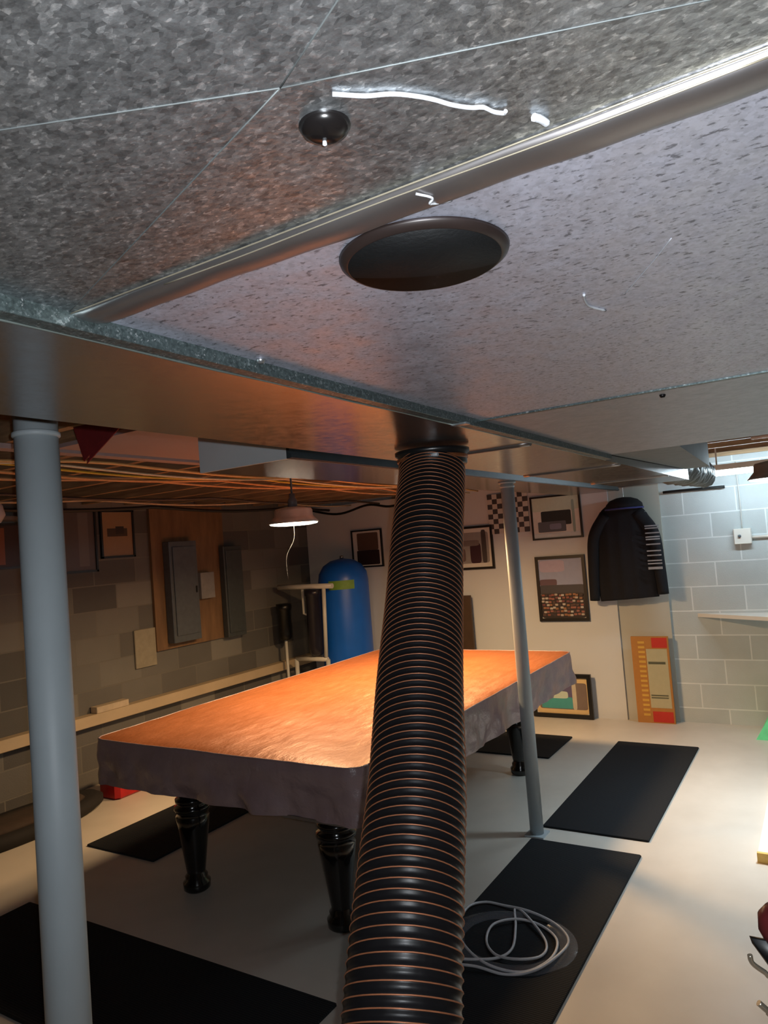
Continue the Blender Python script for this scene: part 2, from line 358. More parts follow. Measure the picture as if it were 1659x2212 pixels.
# ------------------------------------------------------------------ hose
HP = spline([(1.333, 0.690, 1.878), (1.300, 0.679, 1.812), (1.216, 0.652, 1.715), (1.118, 0.618, 1.585), (0.990, 0.568, 1.462), (0.875, 0.519, 1.350), (0.775, 0.483, 1.255), (0.696, 0.455, 1.167), (0.60, 0.42, 1.03), (0.50, 0.38, 0.80), (0.44, 0.36, 0.5), (0.40, 0.36, 0.2), (0.22, 0.40, 0.09), (-0.2, 0.5, 0.078), (-0.6, 0.5, 0.078)], 24)
def hose_frames(pts, step):
    d = [0]
    for a, b in zip(pts, pts[1:]): d.append(d[-1]+(b-a).length)
    L = d[-1]; out = []; i = 0; s = 0.0; prev = Vector((0, 1, 0))
    while s < L:
        while i < len(d)-2 and d[i+1] < s: i += 1
        f = (s-d[i])/(d[i+1]-d[i]); p = pts[i].lerp(pts[i+1], f)
        tt = (pts[min(i+2, len(pts)-1)]-pts[max(i-1, 0)]).normalized()
        u = (prev-tt*prev.dot(tt)).normalized(); prev = u
        out.append((s, p, u, tt.cross(u))); s += step
    return out
PITCH = 0.0122; RH = 0.0675
fr = hose_frames(HP, PITCH/6)
t = thing('suction_hose', (1.322, 0.686, 1.87), 'black ribbed flexible suction hose with copper spiral wire hanging from the duct', 'hose')
rings = []
for (s, p, u, w) in fr:
    ring = []
    for k in range(56):
        a = 2*PI*k/56; r = RH+0.0009*math.cos(2*PI*s/PITCH-a)
        q_ = p+u*r*math.cos(a)+w*r*math.sin(a); q_.z = min(q_.z, 1.8795); ring.append(tuple(q_))
    rings.append(ring)
mh = NT('hose_rubber'); mh.b.inputs['Base Color'].default_value = (0.006, 0.0055, 0.006, 1); mh.b.inputs['Specular IOR Level'].default_value = 0.16
mh.l(mh.ramp(mh.noise(90, 3), [(0.3, (0.30,)*3), (0.7, (0.42,)*3)]), mh.b.inputs['Roughness'])
build('sleeve', MB().loft(rings), mh.m, t)
pts = []
L = fr[-1][0]; n = int(L/PITCH*40)
step = PITCH/6
for q in range(n):
    s = q/40*PITCH; idx = s/step; i = int(idx)
    if i >= len(fr)-1: break
    f = idx-i; p = fr[i][1].lerp(fr[i+1][1], f); u = fr[i][2]; w = fr[i][3]
    a = 2*PI*s/PITCH; r = RH+0.0011
    q_ = p+u*r*math.cos(a)+w*r*math.sin(a)
    if q_.z < 1.876: pts.append(q_)
    else: pts = []
build('spiral_wire', MB().tube(pts, 0.0009, 5), mat('copper_wire', (150, 94, 64), 0.45, 0.4, 0.15, 60), t)['label'] = 'thin copper-coloured spiral wire'
build('cuff', MB().lathe([(0.070, -0.034), (0.0725, -0.030), (0.0725, -0.012), (0.078, -0.008), (0.078, -0.0005)], (1.332, 0.689, 1.8805), 48), M_black, t)
build('clamp_band', MB().lathe([(0.0735, 0), (0.0745, 0.001), (0.0745, 0.007), (0.0735, 0.008)], (1.331, 0.689, 1.858), 48), mat('copper_band', (150, 92, 58), 0.35, 0.7), t)
build('clamp_screw_glint', MB().lathe([(0.004, -0.008), (0.004, 0.008)], (1.262, 0.648, 1.862), 10, 'y'), M_sealant, t)  # white screw carries the flash glint on the clamp as colour

# ------------------------------------------------------------------ pendant lamps
def lamp(loc, colr, watts, em, label):
    x, y, z = loc
    t = thing('pendant_lamp', (x, y, z), label, 'lamp')
    build('shade', MB().lathe([(0.150, 0.0), (0.152, 0.004), (0.128, 0.030), (0.118, 0.042), (0.116, 0.075), (0.108, 0.088), (0.05, 0.098), (0.03, 0.100)], (x, y, z), 48), mat('lamp_shade_metal', (196, 204, 206), 0.3, 0.7), t)
    build('socket', MB().lathe([(0.028, 0.098), (0.028, 0.14), (0.018, 0.155), (0.018, 0.18)], (x, y, z), 20), M_grey, t)
    build('cord', MB().tube([(x, y, z+0.18), (x, y, 2.419)], 0.006, 8), M_grey, t)
    e = mat('lamp_diffuser_%s' % ('cold' if colr == COOL else 'warm'), (255, 250, 240), 0.4, emit=(colr if colr == COOL else (1.0, 0.86, 0.68), em))
    build('diffuser', MB().lathe([(0.146, 0.002), (0.14, -0.006), (0.10, -0.012), (0.002, -0.014)], (x, y, z), 40), e, t)
    l = bpy.data.lights.new('lamp_light', 'AREA'); l.shape = 'DISK'; l.size = 0.26; l.spread = math.radians(104 if colr == COOL else 168)
    l.energy = watts; l.color = colr
    lo = bpy.data.objects.new('lamp_light', l); COL.objects.link(lo); lo.parent = t; lo.location = (0, 0, -0.018)
    return t
for a in LAMPS:
    t = lamp(*a)
    if a is LAMPS[0]:
        x, y, z = a[0]
        build('pull_string', MB().tube(spline([(x, y, z-0.012), (x+0.0, y+0.01, z-0.10), (x-0.03, y+0.05, z-0.20), (x-0.03, y+0.05, z-0.33)], 6), 0.0008, 6), M_grey, t)

# ------------------------------------------------------------------ pool table and its cover
t = thing('pool_table', (3.73, 2.47, 0), 'large pool table with black turned legs under a brown cover', 'table')
build('frame', MB().box(2.44, 5.06, 1.75, 3.20, 0.58, 0.74, bev=0.02), M_blackgloss, t)
build('bed', MB().box(2.39, 5.10, 1.70, 3.26, 0.745, 0.803, bev=0.01), mat('table_rail_wood', (60, 34, 22), 0.35), t)
LEG = [(0.055, 0.0), (0.068, 0.012), (0.070, 0.045), (0.055, 0.06), (0.058, 0.075), (0.046, 0.09), (0.050, 0.11), (0.062, 0.20), (0.078, 0.32), (0.086, 0.38), (0.074, 0.395), (0.092, 0.41), (0.092, 0.43), (0.072, 0.44), (0.085, 0.455), (0.085, 0.47), (0.068, 0.48), (0.072, 0.50)]
for (x, y) in ((2.63, 2.92), (2.63, 2.00), (4.83, 2.00), (4.83, 2.92)):
    lg = build('leg', MB().lathe(LEG, (x, y, 0), 36), M_blackgloss, t)
    build('leg_block', B(x-0.085, x+0.085, y-0.085, y+0.085, 0.50, 0.585, bev=0.006), M_blackgloss, lg)
build('corner_bracket', MB().box(2.345, 2.40, 1.72, 2.06, 0.578, 0.592, bev=0.002).box(2.36, 2.50, 1.70, 1.76, 0.578, 0.592), mat('dull_chrome', (120, 122, 130), 0.25, 0.8), t)
def cover():
    mb = MB(); N = 360; cx, cy = 3.745, 2.478; hx, hy = 1.405, 0.825; rc = 0.075
    def outline(i, hx=hx, hy=hy, rc=rc):
        # rounded rectangle by perimeter parameter
        Lx, Ly = 2*(hx-rc), 2*(hy-rc); q = PI*rc/2; P = 2*Lx+2*Ly+4*q; s = (i/N)*P
        segs = [('l', Lx, (-hx+rc, -hy), (1, 0)), ('c', q, (hx-rc, -hy+rc), -PI/2), ('l', Ly, (hx, -hy+rc), (0, 1)), ('c', q, (hx-rc, hy-rc), 0),
                ('l', Lx, (hx-rc, hy), (-1, 0)), ('c', q, (-hx+rc, hy-rc), PI/2), ('l', Ly, (-hx, hy-rc), (0, -1)), ('c', q, (-hx+rc, -hy+rc), PI)]
        for k, ln, a, b in segs:
            if s <= ln+1e-9:
                if k == 'l':
                    nrm = (b[1], -b[0]); return (a[0]+b[0]*s, a[1]+b[1]*s, nrm[0], nrm[1])
                an = b+s/rc; return (a[0]+rc*math.cos(an), a[1]+rc*math.sin(an), math.cos(an), math.sin(an))
            s -= ln
        return (-hx+rc, -hy, 0, -1)
    rings = []; zt = 0.824
    for f in [0.0015, 0.06]+[0.06+0.94*k/60 for k in range(1, 61)]:
        ring = []
        for i in range(N):
            x, y, nx, ny = outline(i); x *= f; y *= f
            edge = max(0, (f-0.90)/0.10)
            w = noise.noise(Vector((x*2.2, y*3.5, 1)))*0.007+noise.noise(Vector((x*9, y*22, 5)))*0.0042+noise.noise(Vector((x*20+y*6, y*40, 2)))*0.0016
            sag = -0.006*(1-f*f)
            ring.append((cx+x, cy+y, zt+sag+w*(1-0.6*edge)-0.010*edge**4))
        rings.append(ring)
    top = MB().loft(rings, True, False, True); rings = [rings[-1]]
    for j in range(1, 17):
        d = j/16; ring = []
        for i in range(N):
            x, y, nx, ny = outline(i); px = cx+x; py = cy+y
            wv = noise.noise(Vector((px*5, py*5, d*1.6)))*0.026*d+noise.noise(Vector((px*13+3, py*13, d*3+4)))*0.016*min(1, d*1.6)+0.006*math.sin((px+py)*22+3*d)*d
            drop = 0.225+0.012*noise.noise(Vector((px*2.5, py*2.5, 9)))
            out = 0.006*math.sin(PI*min(1, d*6)/2)+wv
            corner = 0.012*d if abs(nx*ny) > 0.1 else 0
            ring.append((px+nx*(out+corner), py+ny*(out+corner), zt-0.010-drop*d))
        rings.append(ring)
    sk = MB().loft(rings, False, False, True)
    pip = MB().tube([Vector(rings[0][i % N])+Vector((0, 0, 0.001)) for i in range(0, N+1, 2)], 0.004, 6)
    return top, sk, pip
mc = NT('brown_vinyl'); c = mc.ramp(mc.noise(2.5, 5), [(0.3, lin((156, 92, 52))), (0.7, lin((168, 100, 57)))])
mc.l(c, mc.b.inputs['Base Color']); mc.l(mc.ramp(mc.noise(7, 4), [(0.3, (0.42,)*3), (0.7, (0.52,)*3)]), mc.b.inputs['Roughness']); mc.b.inputs['Metallic'].default_value = 0.25; mc.b.inputs['Specular IOR Level'].default_value = 1.0
mc.bump(mc.noise(16, 5, 0.6, mc.mapping((1, 2.2, 1))), 0.25, 0.02)
ms_ = NT('skirt_vinyl'); ms_.l(ms_.ramp(ms_.noise(2.5, 5), [(0.3, lin((138, 118, 122))), (0.7, lin((158, 138, 142)))]), ms_.b.inputs['Base Color']); ms_.b.inputs['Roughness'].default_value = 0.30; ms_.bump(ms_.noise(9, 5), 0.45, 0.03)  # skirt base colour greyer than the top panel
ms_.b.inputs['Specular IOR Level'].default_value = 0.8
t = thing('table_cover', (3.745, 2.478, 0.58), 'fitted vinyl cover on the pool table, orange-brown top and mauve-grey skirt', 'table cover')
a_, b_, c_ = cover()
build('top_panel', a_, mc.m, t)['label'] = 'orange-brown top panel'
build('skirt', b_, ms_.m, t)['label'] = 'mauve-grey hanging skirt'
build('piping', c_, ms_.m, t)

# ------------------------------------------------------------------ mats on the floor
def mat_mat():
    t = NT('ribbed_black_mat'); w = t.n('ShaderNodeTexWave'); w.inputs['Scale'].default_value = 30; w.bands_direction = 'X'; t.l(t.tc.outputs['Object'], w.inputs['Vector'])
    t.l(t.ramp(w.outputs['Fac'], [(0.2, lin((19, 21, 24))), (0.9, lin((30, 33, 37)))]), t.b.inputs['Base Color'])
    t.b.inputs['Roughness'].default_value = 0.9; t.b.inputs['Specular IOR Level'].default_value = 0.25; t.bump(w.outputs['Fac'], 0.4, 0.003); return t.m
M_mat = mat_mat()
def fmat(x0, x1, y0, y1, label):
    o = MB().box(x0, x1, y0, y1, 0.0005, 0.012, bev=0.006)
    return tag(build('floor_mat', o, M_mat), label, 'floor mat', 'black floor mats laid around the pool table')
fmat(3.985, 5.76, 0.955, 1.545, 'black floor mat at right beyond the grey post, farther of the two in line')
fmat(1.95, 3.80, 0.955, 1.545, 'black floor mat with the white cable coil on it')
fmat(1.57, 2.165, 1.70, 3.64, 'black floor mat across the near end of the pool table, by the left post')
fmat(2.76, 4.55, 3.41, 4.01, 'black floor mat along the far left side of the pool table')
fmat(5.20, 5.79, 1.92, 3.60, 'black floor mat across the far end of the pool table')

# cable coil on the mat
cz = 0.018
cp = [(2.40, 1.56), (2.50, 1.47), (2.555, 1.33), (2.575, 1.20), (2.63, 1.10), (2.76, 1.045), (2.90, 1.055), (2.985, 1.14), (3.02, 1.27), (3.045, 1.40), (3.04, 1.49), (2.95, 1.535),
      (2.78, 1.50), (2.66, 1.40), (2.59, 1.27), (2.61, 1.14), (2.72, 1.07), (2.86, 1.09), (2.96, 1.20), (2.945, 1.30), (2.86, 1.37), (2.76, 1.36), (2.67, 1.28), (2.66, 1.18), (2.74, 1.115), (2.84, 1.13), (2.97, 1.25), (3.04, 1.34), (2.90, 1.285), (2.74, 1.235), (2.66, 1.26), (2.60, 1.34), (2.56, 1.45), (2.50, 1.56)]
cable_pts = [(x, y, cz+0.004*math.sin(i*1.7)+0.005*(i % 3)) for i, (x, y) in enumerate(cp)]
t = thing('cable_coil', (2.8, 1.28, 0.013), 'loosely coiled white cable in clear plastic lying on a black mat', 'cable')
build('cable', MB().tube(spline(cable_pts, 10), 0.0055, 8), mat('grey_white_cable', (196, 198, 202), 0.4), t)
rings = []
for k in range(61):
    a = 2*PI*k/60*0.92; r = 0.20
    rings.append([(2.80+(r+q)*math.cos(a)*0.98, 1.27+(r+q)*math.sin(a)*1.15, 0.0145+0.012*math.sin(PI*(q+0.03)/0.07)+0.004*noise.noise(Vector((a*3, q*40, 0)))) for q in (-0.03, -0.01, 0.01, 0.04)])
build('plastic_sleeve', MB().loft(rings, False, False, True, closed=False), mat('clear_plastic', (150, 156, 166), 0.15, 0, 0.02, alpha=0.22), t)

# ------------------------------------------------------------------ pictures on the white wall
CC = {}
def flat(rgb):
    k = 'print_%d_%d_%d' % rgb
    return mat(k, rgb, 0.45, 0, 0.04, 20)
def picture(y0, y1, z0, z1, X, fw, frame, rects, label, name='framed_picture', depth=0.022, bg=(220, 216, 208)):
    """y0<y1 ; X = wall face; rects in 0..1 (u from the left as seen, v from the bottom)"""
    t = thing(name, (X-depth/2, (y0+y1)/2, z0), label, 'picture')
    mb = MB()
    mb.box(X-depth, X, y0, y1, z0, z0+fw).box(X-depth, X, y0, y1, z1-fw, z1).box(X-depth, X, y0, y0+fw, z0+fw, z1-fw).box(X-depth, X, y1-fw, y1, z0+fw, z1-fw)
    build('frame', mb, frame, t)
    mb = MB(); ms = [flat(bg)]; a0, a1, b0, b1 = y1-fw, y0+fw, z0+fw, z1-fw
    mb.box(X-depth*0.45, X-0.001, y0+fw*0.98, y1-fw*0.98, z0+fw*0.98, z1-fw*0.98)
    for i, (u0, v0, u1, v1, c) in enumerate(rects):
        mm = flat(c)
        if mm not in ms: ms.append(mm)
        mb.cur = ms.index(mm); d = X-depth*0.45-0.0006-0.00015*i
        ya, yb = a0+(a1-a0)*u0, a0+(a1-a0)*u1; za, zb_ = b0+(b1-b0)*v0, b0+(b1-b0)*v1
        n = 14; cyc, czc, ry, rz = (ya+yb)/2, (za+zb_)/2, abs(yb-ya)/2, abs(zb_-za)/2
        e = 0.35 if (u1-u0) < 0.6 else 0.12
        P = [(cyc+ry*math.copysign(abs(math.cos(q))**e, math.cos(q)), czc+rz*math.copysign(abs(math.sin(q))**e, math.sin(q))) for q in [2*PI*j/24 for j in range(24)]]
        mb.add([(d, p[0], p[1]) for p in P], [tuple(range(24))])
    build('print', mb, ms, t); return t
XW = 6.453
crowd = [(0.0, 0.45, 1.0, 1.0, (150, 158, 188)), (0.02, 0.78, 0.6, 0.98, (172, 160, 184)), (0.0, 0.55, 0.4, 0.66, (96, 72, 84)), (0, 0.40, 1, 0.56, (62, 62, 70)), (0, 0, 1, 0.42, (46, 38, 38))]
rr = random.Random(3)
pal = [(150, 104, 72), (134, 78, 64), (178, 164, 152), (112, 62, 66), (186, 178, 170), (84, 60, 52), (150, 96, 84), (60, 46, 46)]
for r in range(7):
    for q in range(12):
        u = 0.03+q*0.078+rr.uniform(-0.02, 0.02); v = 0.04+r*0.056+rr.uniform(-0.01, 0.01)
        crowd.append((u, v, u+0.068, v+0.034, pal[rr.randrange(8)]))
picture(1.88, 2.345, 0.87, 1.47, XW, 0.028, M_darkframe, crowd, 'black-framed crowd photo under a pale blue sky, below the pale car picture')
picture(1.87, 2.345, 1.625, 2.03, XW, 0.016, M_darkframe, [(0, 0.66, 1, 1, (196, 208, 190)), (0.18, 0.30, 0.82, 0.66, (34, 44, 46)), (0.1, 0.14, 0.7, 0.40, (92, 98, 106)), (0.35, 0.20, 0.6, 0.34, (130, 134, 156)), (0.0, 0.0, 1, 0.12, (204, 212, 214)), (0.84, 0.1, 0.9, 0.9, (150, 170, 160))],
        'thin black-framed picture with a dark car shape, upper one beside the hooded top')
picture(2.75, 3.30, 1.385, 1.81, XW, 0.022, M_darkframe, [(0.05, 0.1, 0.95, 0.9, (150, 146, 144)), (0.55, 0.10, 0.78, 0.62, (58, 30, 44)), (0.8, 0.10, 0.9, 0.95, (70, 62, 62)), (0.3, 0.55, 0.75, 0.7, (120, 110, 108)), (0.1, 0.15, 0.45, 0.5, (110, 92, 92))],
        'black-framed grey photo just right of the ribbed hose')
picture(4.01, 4.40, 1.47, 1.875, XW, 0.016, M_darkframe, [(0.15, 0.45, 0.9, 0.95, (98, 78, 68)), (0.12, 0.03, 0.92, 0.45, (46, 32, 30))],
        'black-framed brown picture on the white wall just left of the hose')
# checkered banner
t = thing('checkered_banner', (6.44, 2.57, 1.715), 'black and white checkered banner pinned high behind the far post', 'banner')
mb = MB(); ms = [flat((196, 190, 184)), flat((66, 62, 64))]
for i in range(8):
    for j in range(8):
        mb.cur = (i+j) % 2; y = 2.775-0.051*i; z = 1.715+0.048*j; sag = 0.004*math.sin(i*0.9)
        mb.box(6.440-sag, 6.446-sag, y-0.051, y, z, z+0.048)
build('cloth', mb, ms, t)
# small dark sign left of the hoodie photo (two short strokes)
# leaning brown board
tag(build('brown_board', B(6.35, 6.38, 3.0, 3.35, 0.0, 1.14, bev=0.003), M_brown), 'tall brown wooden board standing against the white wall right of the hose', 'board')
# framed picture leaning on the floor
t = picture(1.905, 2.46, 0.005, 0.40, 6.40, 0.035, M_darkframe, [(0.0, 0.0, 1.0, 1.0, (214, 186, 136)), (0.06, 0.12, 0.98, 0.86, (120, 104, 96)), (0.10, 0.16, 0.70, 0.84, (96, 88, 120)), (0.10, 0.14, 0.70, 0.46, (70, 150, 150)), (0.12, 0.42, 0.62, 0.62, (188, 200, 186)), (0.70, 0.12, 0.78, 0.86, (190, 180, 160))],
        'small landscape picture in dark and cream frame standing on the floor by the white wall', depth=0.03)
# tall orange and red sign leaning at the far wall
t = thing('leaning_sign', (6.40, 1.38, 0), 'tall orange and yellow board with red ends leaning at the far wall', 'sign')
mb = MB(); ms = [flat((176, 120, 58)), flat((190, 48, 36)), flat((178, 170, 138)), flat((96, 96, 76)), flat((206, 160, 70))]
mb.box(6.40, 6.43, 1.225, 1.53, 0.0, 0.735)
def pl(k, y0, y1, z0, z1, d): mb.cur = k; mb.add([(6.3985-d, y0, z0), (6.3985-d, y1, z0), (6.3985-d, y1, z1), (6.3985-d, y0, z1)], [(0, 1, 2, 3)])
pl(1, 1.235, 1.36, 0.64, 0.725, 0.0002); pl(1, 1.235, 1.40, 0.01, 0.10, 0.0002); pl(2, 1.24, 1.41, 0.13, 0.63, 0.0004)
for zz in (0.50, 0.51, 0.23, 0.21): pl(3, 1.26, 1.40, zz, zz+0.012, 0.0008)
for k in range(16): pl(4, 1.42, 1.475, 0.06+0.041*k, 0.08+0.041*k, 0.0006)
build('panel', mb, ms, t)

# hooded top on a hanger
t = thing('hooded_top', (6.36, 1.53, 1.05), 'dark navy hooded top with white sleeve print hanging by the far wall', 'clothing')
def torso():
    rings = []; zs = [1.05+0.86*k/30 for k in range(31)]
    for k, z in enumerate(zs):
        f = k/30; half = 0.245+0.01*math.sin(f*9) if f < 0.72 else 0.245*math.sqrt(max(0.02, 1-((f-0.72)/0.285)**2))
        th = 0.05+0.02*math.sin(f*PI); ring = []
        zoff = 0.0
        for j in range(40):
            a = 2*PI*j/40; yy = 1.50+half*math.cos(a)
            fold = 0.010*math.sin(yy*55)*(1-f*0.6)
            ring.append((6.37+(th+fold)*math.sin(a), yy, z+zoff+(0.03*(1-math.cos(a))*0.5 if k == 0 else 0)))
        rings.append(ring)
    return MB().loft(rings)
build('body', torso(), M_navy, t)
def sleeve(sy, z1, lab):
    pts = spline([(6.36, 1.50+sy*0.13, 1.80), (6.35, 1.50+sy*0.245, 1.62), (6.345, 1.50+sy*0.275, 1.35), (6.345, 1.50+sy*0.29, z1)], 8)
    return build('sleeve', MB().tube(pts, 0.06, 18, True, [0.06-0.018*i/len(pts) for i in range(len(pts))]), M_navy, t)
sL = sleeve(1, 1.06, ''); sR = sleeve(-1, 1.10, '')
build('hood', MB().lathe([(0.14, 0.0), (0.155, 0.02), (0.15, 0.05), (0.115, 0.085), (0.06, 0.105), (0.01, 0.11)], (6.36, 1.47, 1.835), 28), M_navy, t)
build('hood_trim', MB().tube([(6.36-0.158*math.cos(q), 1.47+0.158*math.sin(q), 1.845) for q in [-1.6+3.2*k/20 for k in range(21)]], 0.007, 8), M_navy2, t)
mb = MB()
for z in (1.735, 1.715, 1.675, 1.642, 1.622, 1.580, 1.525, 1.487, 1.443, 1.418, 1.385, 1.375):
    mb.box(6.272, 6.276, 1.185, 1.300, z-0.055-0.0055, z-0.055+0.0055, bev=0.002)
build('sleeve_print', mb, M_ink, t)['label'] = 'white stacked lettering down the right side, too blurred to read'
build('hanger', MB().tube(spline([(6.36, 1.30, 1.80), (6.36, 1.47, 1.90), (6.36, 1.64, 1.80)], 6), 0.006, 8).tube(spline([(6.36, 1.47, 1.90), (6.36, 1.47, 2.0), (6.36, 1.47, 2.03)], 6), 0.003, 8), M_steel, t)
tag(build('hanging_rail', MB().tube([(6.36, 1.05, 2.045), (6.36, 1.47, 2.045), (6.36, 1.88, 2.045)], 0.012, 12), M_steel), 'short metal rail the hooded top hangs from', 'rail')

# junction box with conduit on the block wall
t = thing('switch_box', (6.49, 0.56, 1.48), 'small white electrical box with conduit on the painted block wall', 'electrical box')
build('box', B(6.45, 6.499, 0.52, 0.65, 1.475, 1.60, bev=0.006), M_white, t)
build('knob', MB().lathe([(0.012, 0), (0.012, -0.012), (0.004, -0.014)], (6.45, 0.605, 1.54), 14, 'x'), M_grey, t)
build('conduit', MB().tube([(6.485, 0.52, 1.525), (6.485, 0.0, 1.525), (6.485, -2.9, 1.525)], 0.012, 10), M_white, t)
build('lead', MB().tube(spline([(6.487, 0.585, 1.60), (6.487, 0.58, 1.75), (6.487, 0.585, 2.15)], 5), 0.004, 6), M_pvc, t)
tag(build('wall_shelf', MB().prism([(6.498, 0.985), (6.498, -0.7), (5.55, -0.7), (6.20, 0.45)], 0.885, 0.915), M_white), 'white slanted counter top fixed to the block wall at the right edge', 'shelf')
tag(build('green_tub', MB().loft([[(6.10, 0.06, 0), (6.44, 0.06, 0), (6.44, 0.58, 0), (6.10, 0.60, 0)], [(6.12, 0.04, 0.17), (6.42, 0.04, 0.17), (6.42, 0.50, 0.17), (6.12, 0.50, 0.17)]], True, True, False), mat('green_plastic', (110, 226, 160), 0.4)), 'low bright green plastic tub on the floor by the block wall', 'tub')
t = thing('low_platform', (4.6, 0.0, 0), 'low white platform with a yellow front edge on the floor at the right edge', 'platform')
build('deck', B(3.955, 5.3, -0.6, 0.432, 0.0, 0.045), M_white, t)
build('edge_tape', B(3.935, 3.955, -0.6, 0.435, 0.0, 0.048), mat('yellow_tape', (230, 190, 104), 0.5), t)['label'] = 'yellow edge strip'
# white tube light on the ceiling at the right edge
t = thing('tube_light', (5.9, 0.25, 2.0), 'white tube light under the joists above the far right corner', 'light')
build('tube', MB().lathe([(0.016, -0.42), (0.018, -0.40), (0.018, 0.40), (0.016, 0.42)], (5.95, 0.36, 2.035), 16, 'y'), mat('tube_glow', (240, 250, 255), 0.4, emit=(COOL, 80.0)), t)
build('housing', B(5.91, 5.99, -0.10, 0.82, 2.058, 2.10), M_white, t)
for yy in (-0.078, 0.78): build('socket', B(5.93, 5.97, yy, yy+0.02, 2.015, 2.058), M_white, t)
for yy in (0.0, 0.66): build('hanger', B(5.945, 5.955, yy, yy+0.01, 2.10, 2.418), M_white, t)
tag(build('black_conduit', MB().tube(spline([(6.46, 1.16, 1.955), (6.46, 0.9, 1.955), (6.46, 0.68, 1.952)], 6), 0.012, 8), M_black), 'short black pipe high on the block wall right of the hooded top', 'pipe')
# copper pipes and cables near the far right ceiling
for k, (x, z, r, mt, lb) in enumerate([(2.6, 2.16, 0.011, mat('copper_pipe', (176, 104, 62), 0.3, 0.8), 'copper pipe under the joists nearest the big duct end'),
                               (3.2, 2.13, 0.011, mat('copper_pipe', (0, 0, 0)), 'copper pipe under the joists beyond the first copper pipe'),
                               (4.3, 2.12, 0.02, M_pvc, 'white plastic pipe crossing under the joists at right')]):
    tag(build('ceiling_pipe', MB().tube([(x, -2.9+(0.30+2.9)*i/6, z) for i in range(7)], r, 10), mt), lb, 'pipe')
tag(build('yellow_bundle', MB().lathe([(0.02, -0.10), (0.05, -0.07), (0.055, 0.05), (0.02, 0.10)], (3.0, 0.18, 2.12), 16, 'y'), mat('yellow_foam', (196, 180, 70), 0.7)), 'yellow bundle tucked under the joists beyond the duct end', 'bundle')

# ------------------------------------------------------------------ tools at the right foreground edge
tag(build('workbench', MB().box(0.55, 1.5, -0.85, -0.03, 0.90, 0.94).box(0.58, 0.66, -0.82, -0.74, 0, 0.90).box(1.39, 1.47, -0.82, -0.74, 0, 0.90).box(0.58, 0.66, -0.14, -0.06, 0, 0.90).box(1.39, 1.47, -0.14, -0.06, 0, 0.90), M_joist), 'wooden workbench just out of view beside the camera', 'workbench')
t = thing('hand_tool', (1.03, 0.04, 0.94), 'red-handled black tool with silver levers poking in at the right edge', 'tool')
build('post', MB().lathe([(0.05, 0), (0.05, 0.012), (0.012, 0.018), (0.012, 0.20)], (1.045, -0.01, 0.94), 18), M_black, t)
build('handle', MB().lathe([(0.004, -0.026), (0.018, -0.022), (0.025, -0.006), (0.024, 0.012), (0.015, 0.023), (0.002, 0.026)], (1.031, 0.096, 1.172), 24), mat('maroon_plastic', (96, 34, 36), 0.35), t)
build('jaw', MB().loft([[(1.010, 0.127, 1.160), (1.012, 0.124, 1.150), (1.014, 0.128, 1.152), (1.012, 0.130, 1.162)], [(1.026, 0.098, 1.152), (1.028, 0.094, 1.095), (1.040, 0.102, 1.095), (1.036, 0.106, 1.150)], [(1.045, 0.0, 1.16), (1.047, -0.01, 1.11), (1.055, 0.0, 1.11), (1.052, 0.01, 1.16)]]), M_black, t)
build('lever', MB().tube(spline([(1.008, 0.131, 1.140), (1.009, 0.129, 1.130), (1.016, 0.117, 1.118), (1.022, 0.100, 1.108), (1.045, 0.0, 1.09)], 6), 0.0032, 8), mat('silver_lever', (210, 200, 180), 0.25, 0.8), t)
build('lever', MB().tube(spline([(1.012, 0.127, 1.080), (1.016, 0.117, 1.070), (1.022, 0.105, 1.062), (1.045, 0.0, 1.05)], 6), 0.004, 8), mat('silver_lever', (0, 0, 0)), t)

# ------------------------------------------------------------------ left wall fittings
YW = Y1
tag(build('plywood_backing', B(4.22, 5.10, YW-0.03, YW-0.002, 0.93, 2.19), M_ply), 'brown plywood backing behind the grey breaker panel', 'board')
t = thing('breaker_panel', (4.49, 4.95, 0.98), 'tall grey breaker panel on plywood on the left wall', 'electrical panel')
build('body', B(4.34, 4.66, YW-0.12, YW-0.031, 0.98, 1.87, bev=0.006), M_grey, t)
build('door', B(4.37, 4.63, YW-0.132, YW-0.121, 1.04, 1.82, bev=0.003), M_grey, t)
build('latch', B(4.61, 4.625, YW-0.14, YW-0.133, 1.40, 1.46), M_black, t)
t = thing('meter_box', (5.14, 4.97, 0.90), 'second grey cabinet on the left wall nearer the corner', 'electrical panel')
build('body', B(5.02, 5.27, YW-0.10, YW-0.032, 0.93, 1.80, bev=0.006), mat('dark_grey_enamel', (66, 72, 74), 0.5, 0.1), t)
build('door', B(5.04, 5.25, YW-0.11, YW-0.101, 0.97, 1.76, bev=0.003), mat('dark_grey_enamel', (0, 0, 0)), t)
tag(build('junction_box', B(4.71, 4.88, YW-0.10, YW-0.031, 1.33, 1.57, bev=0.005), mat('light_grey_box', (136, 134, 132), 0.5)), 'small light grey box between the two grey cabinets', 'electrical box')
tag(build('wall_plate', B(4.00, 4.22, YW-0.02, YW-0.001, 0.82, 1.14, bev=0.004), mat('pale_plate', (150, 142, 122), 0.6)), 'pale rectangular plate low on the left wall below the breaker panel', 'plate')
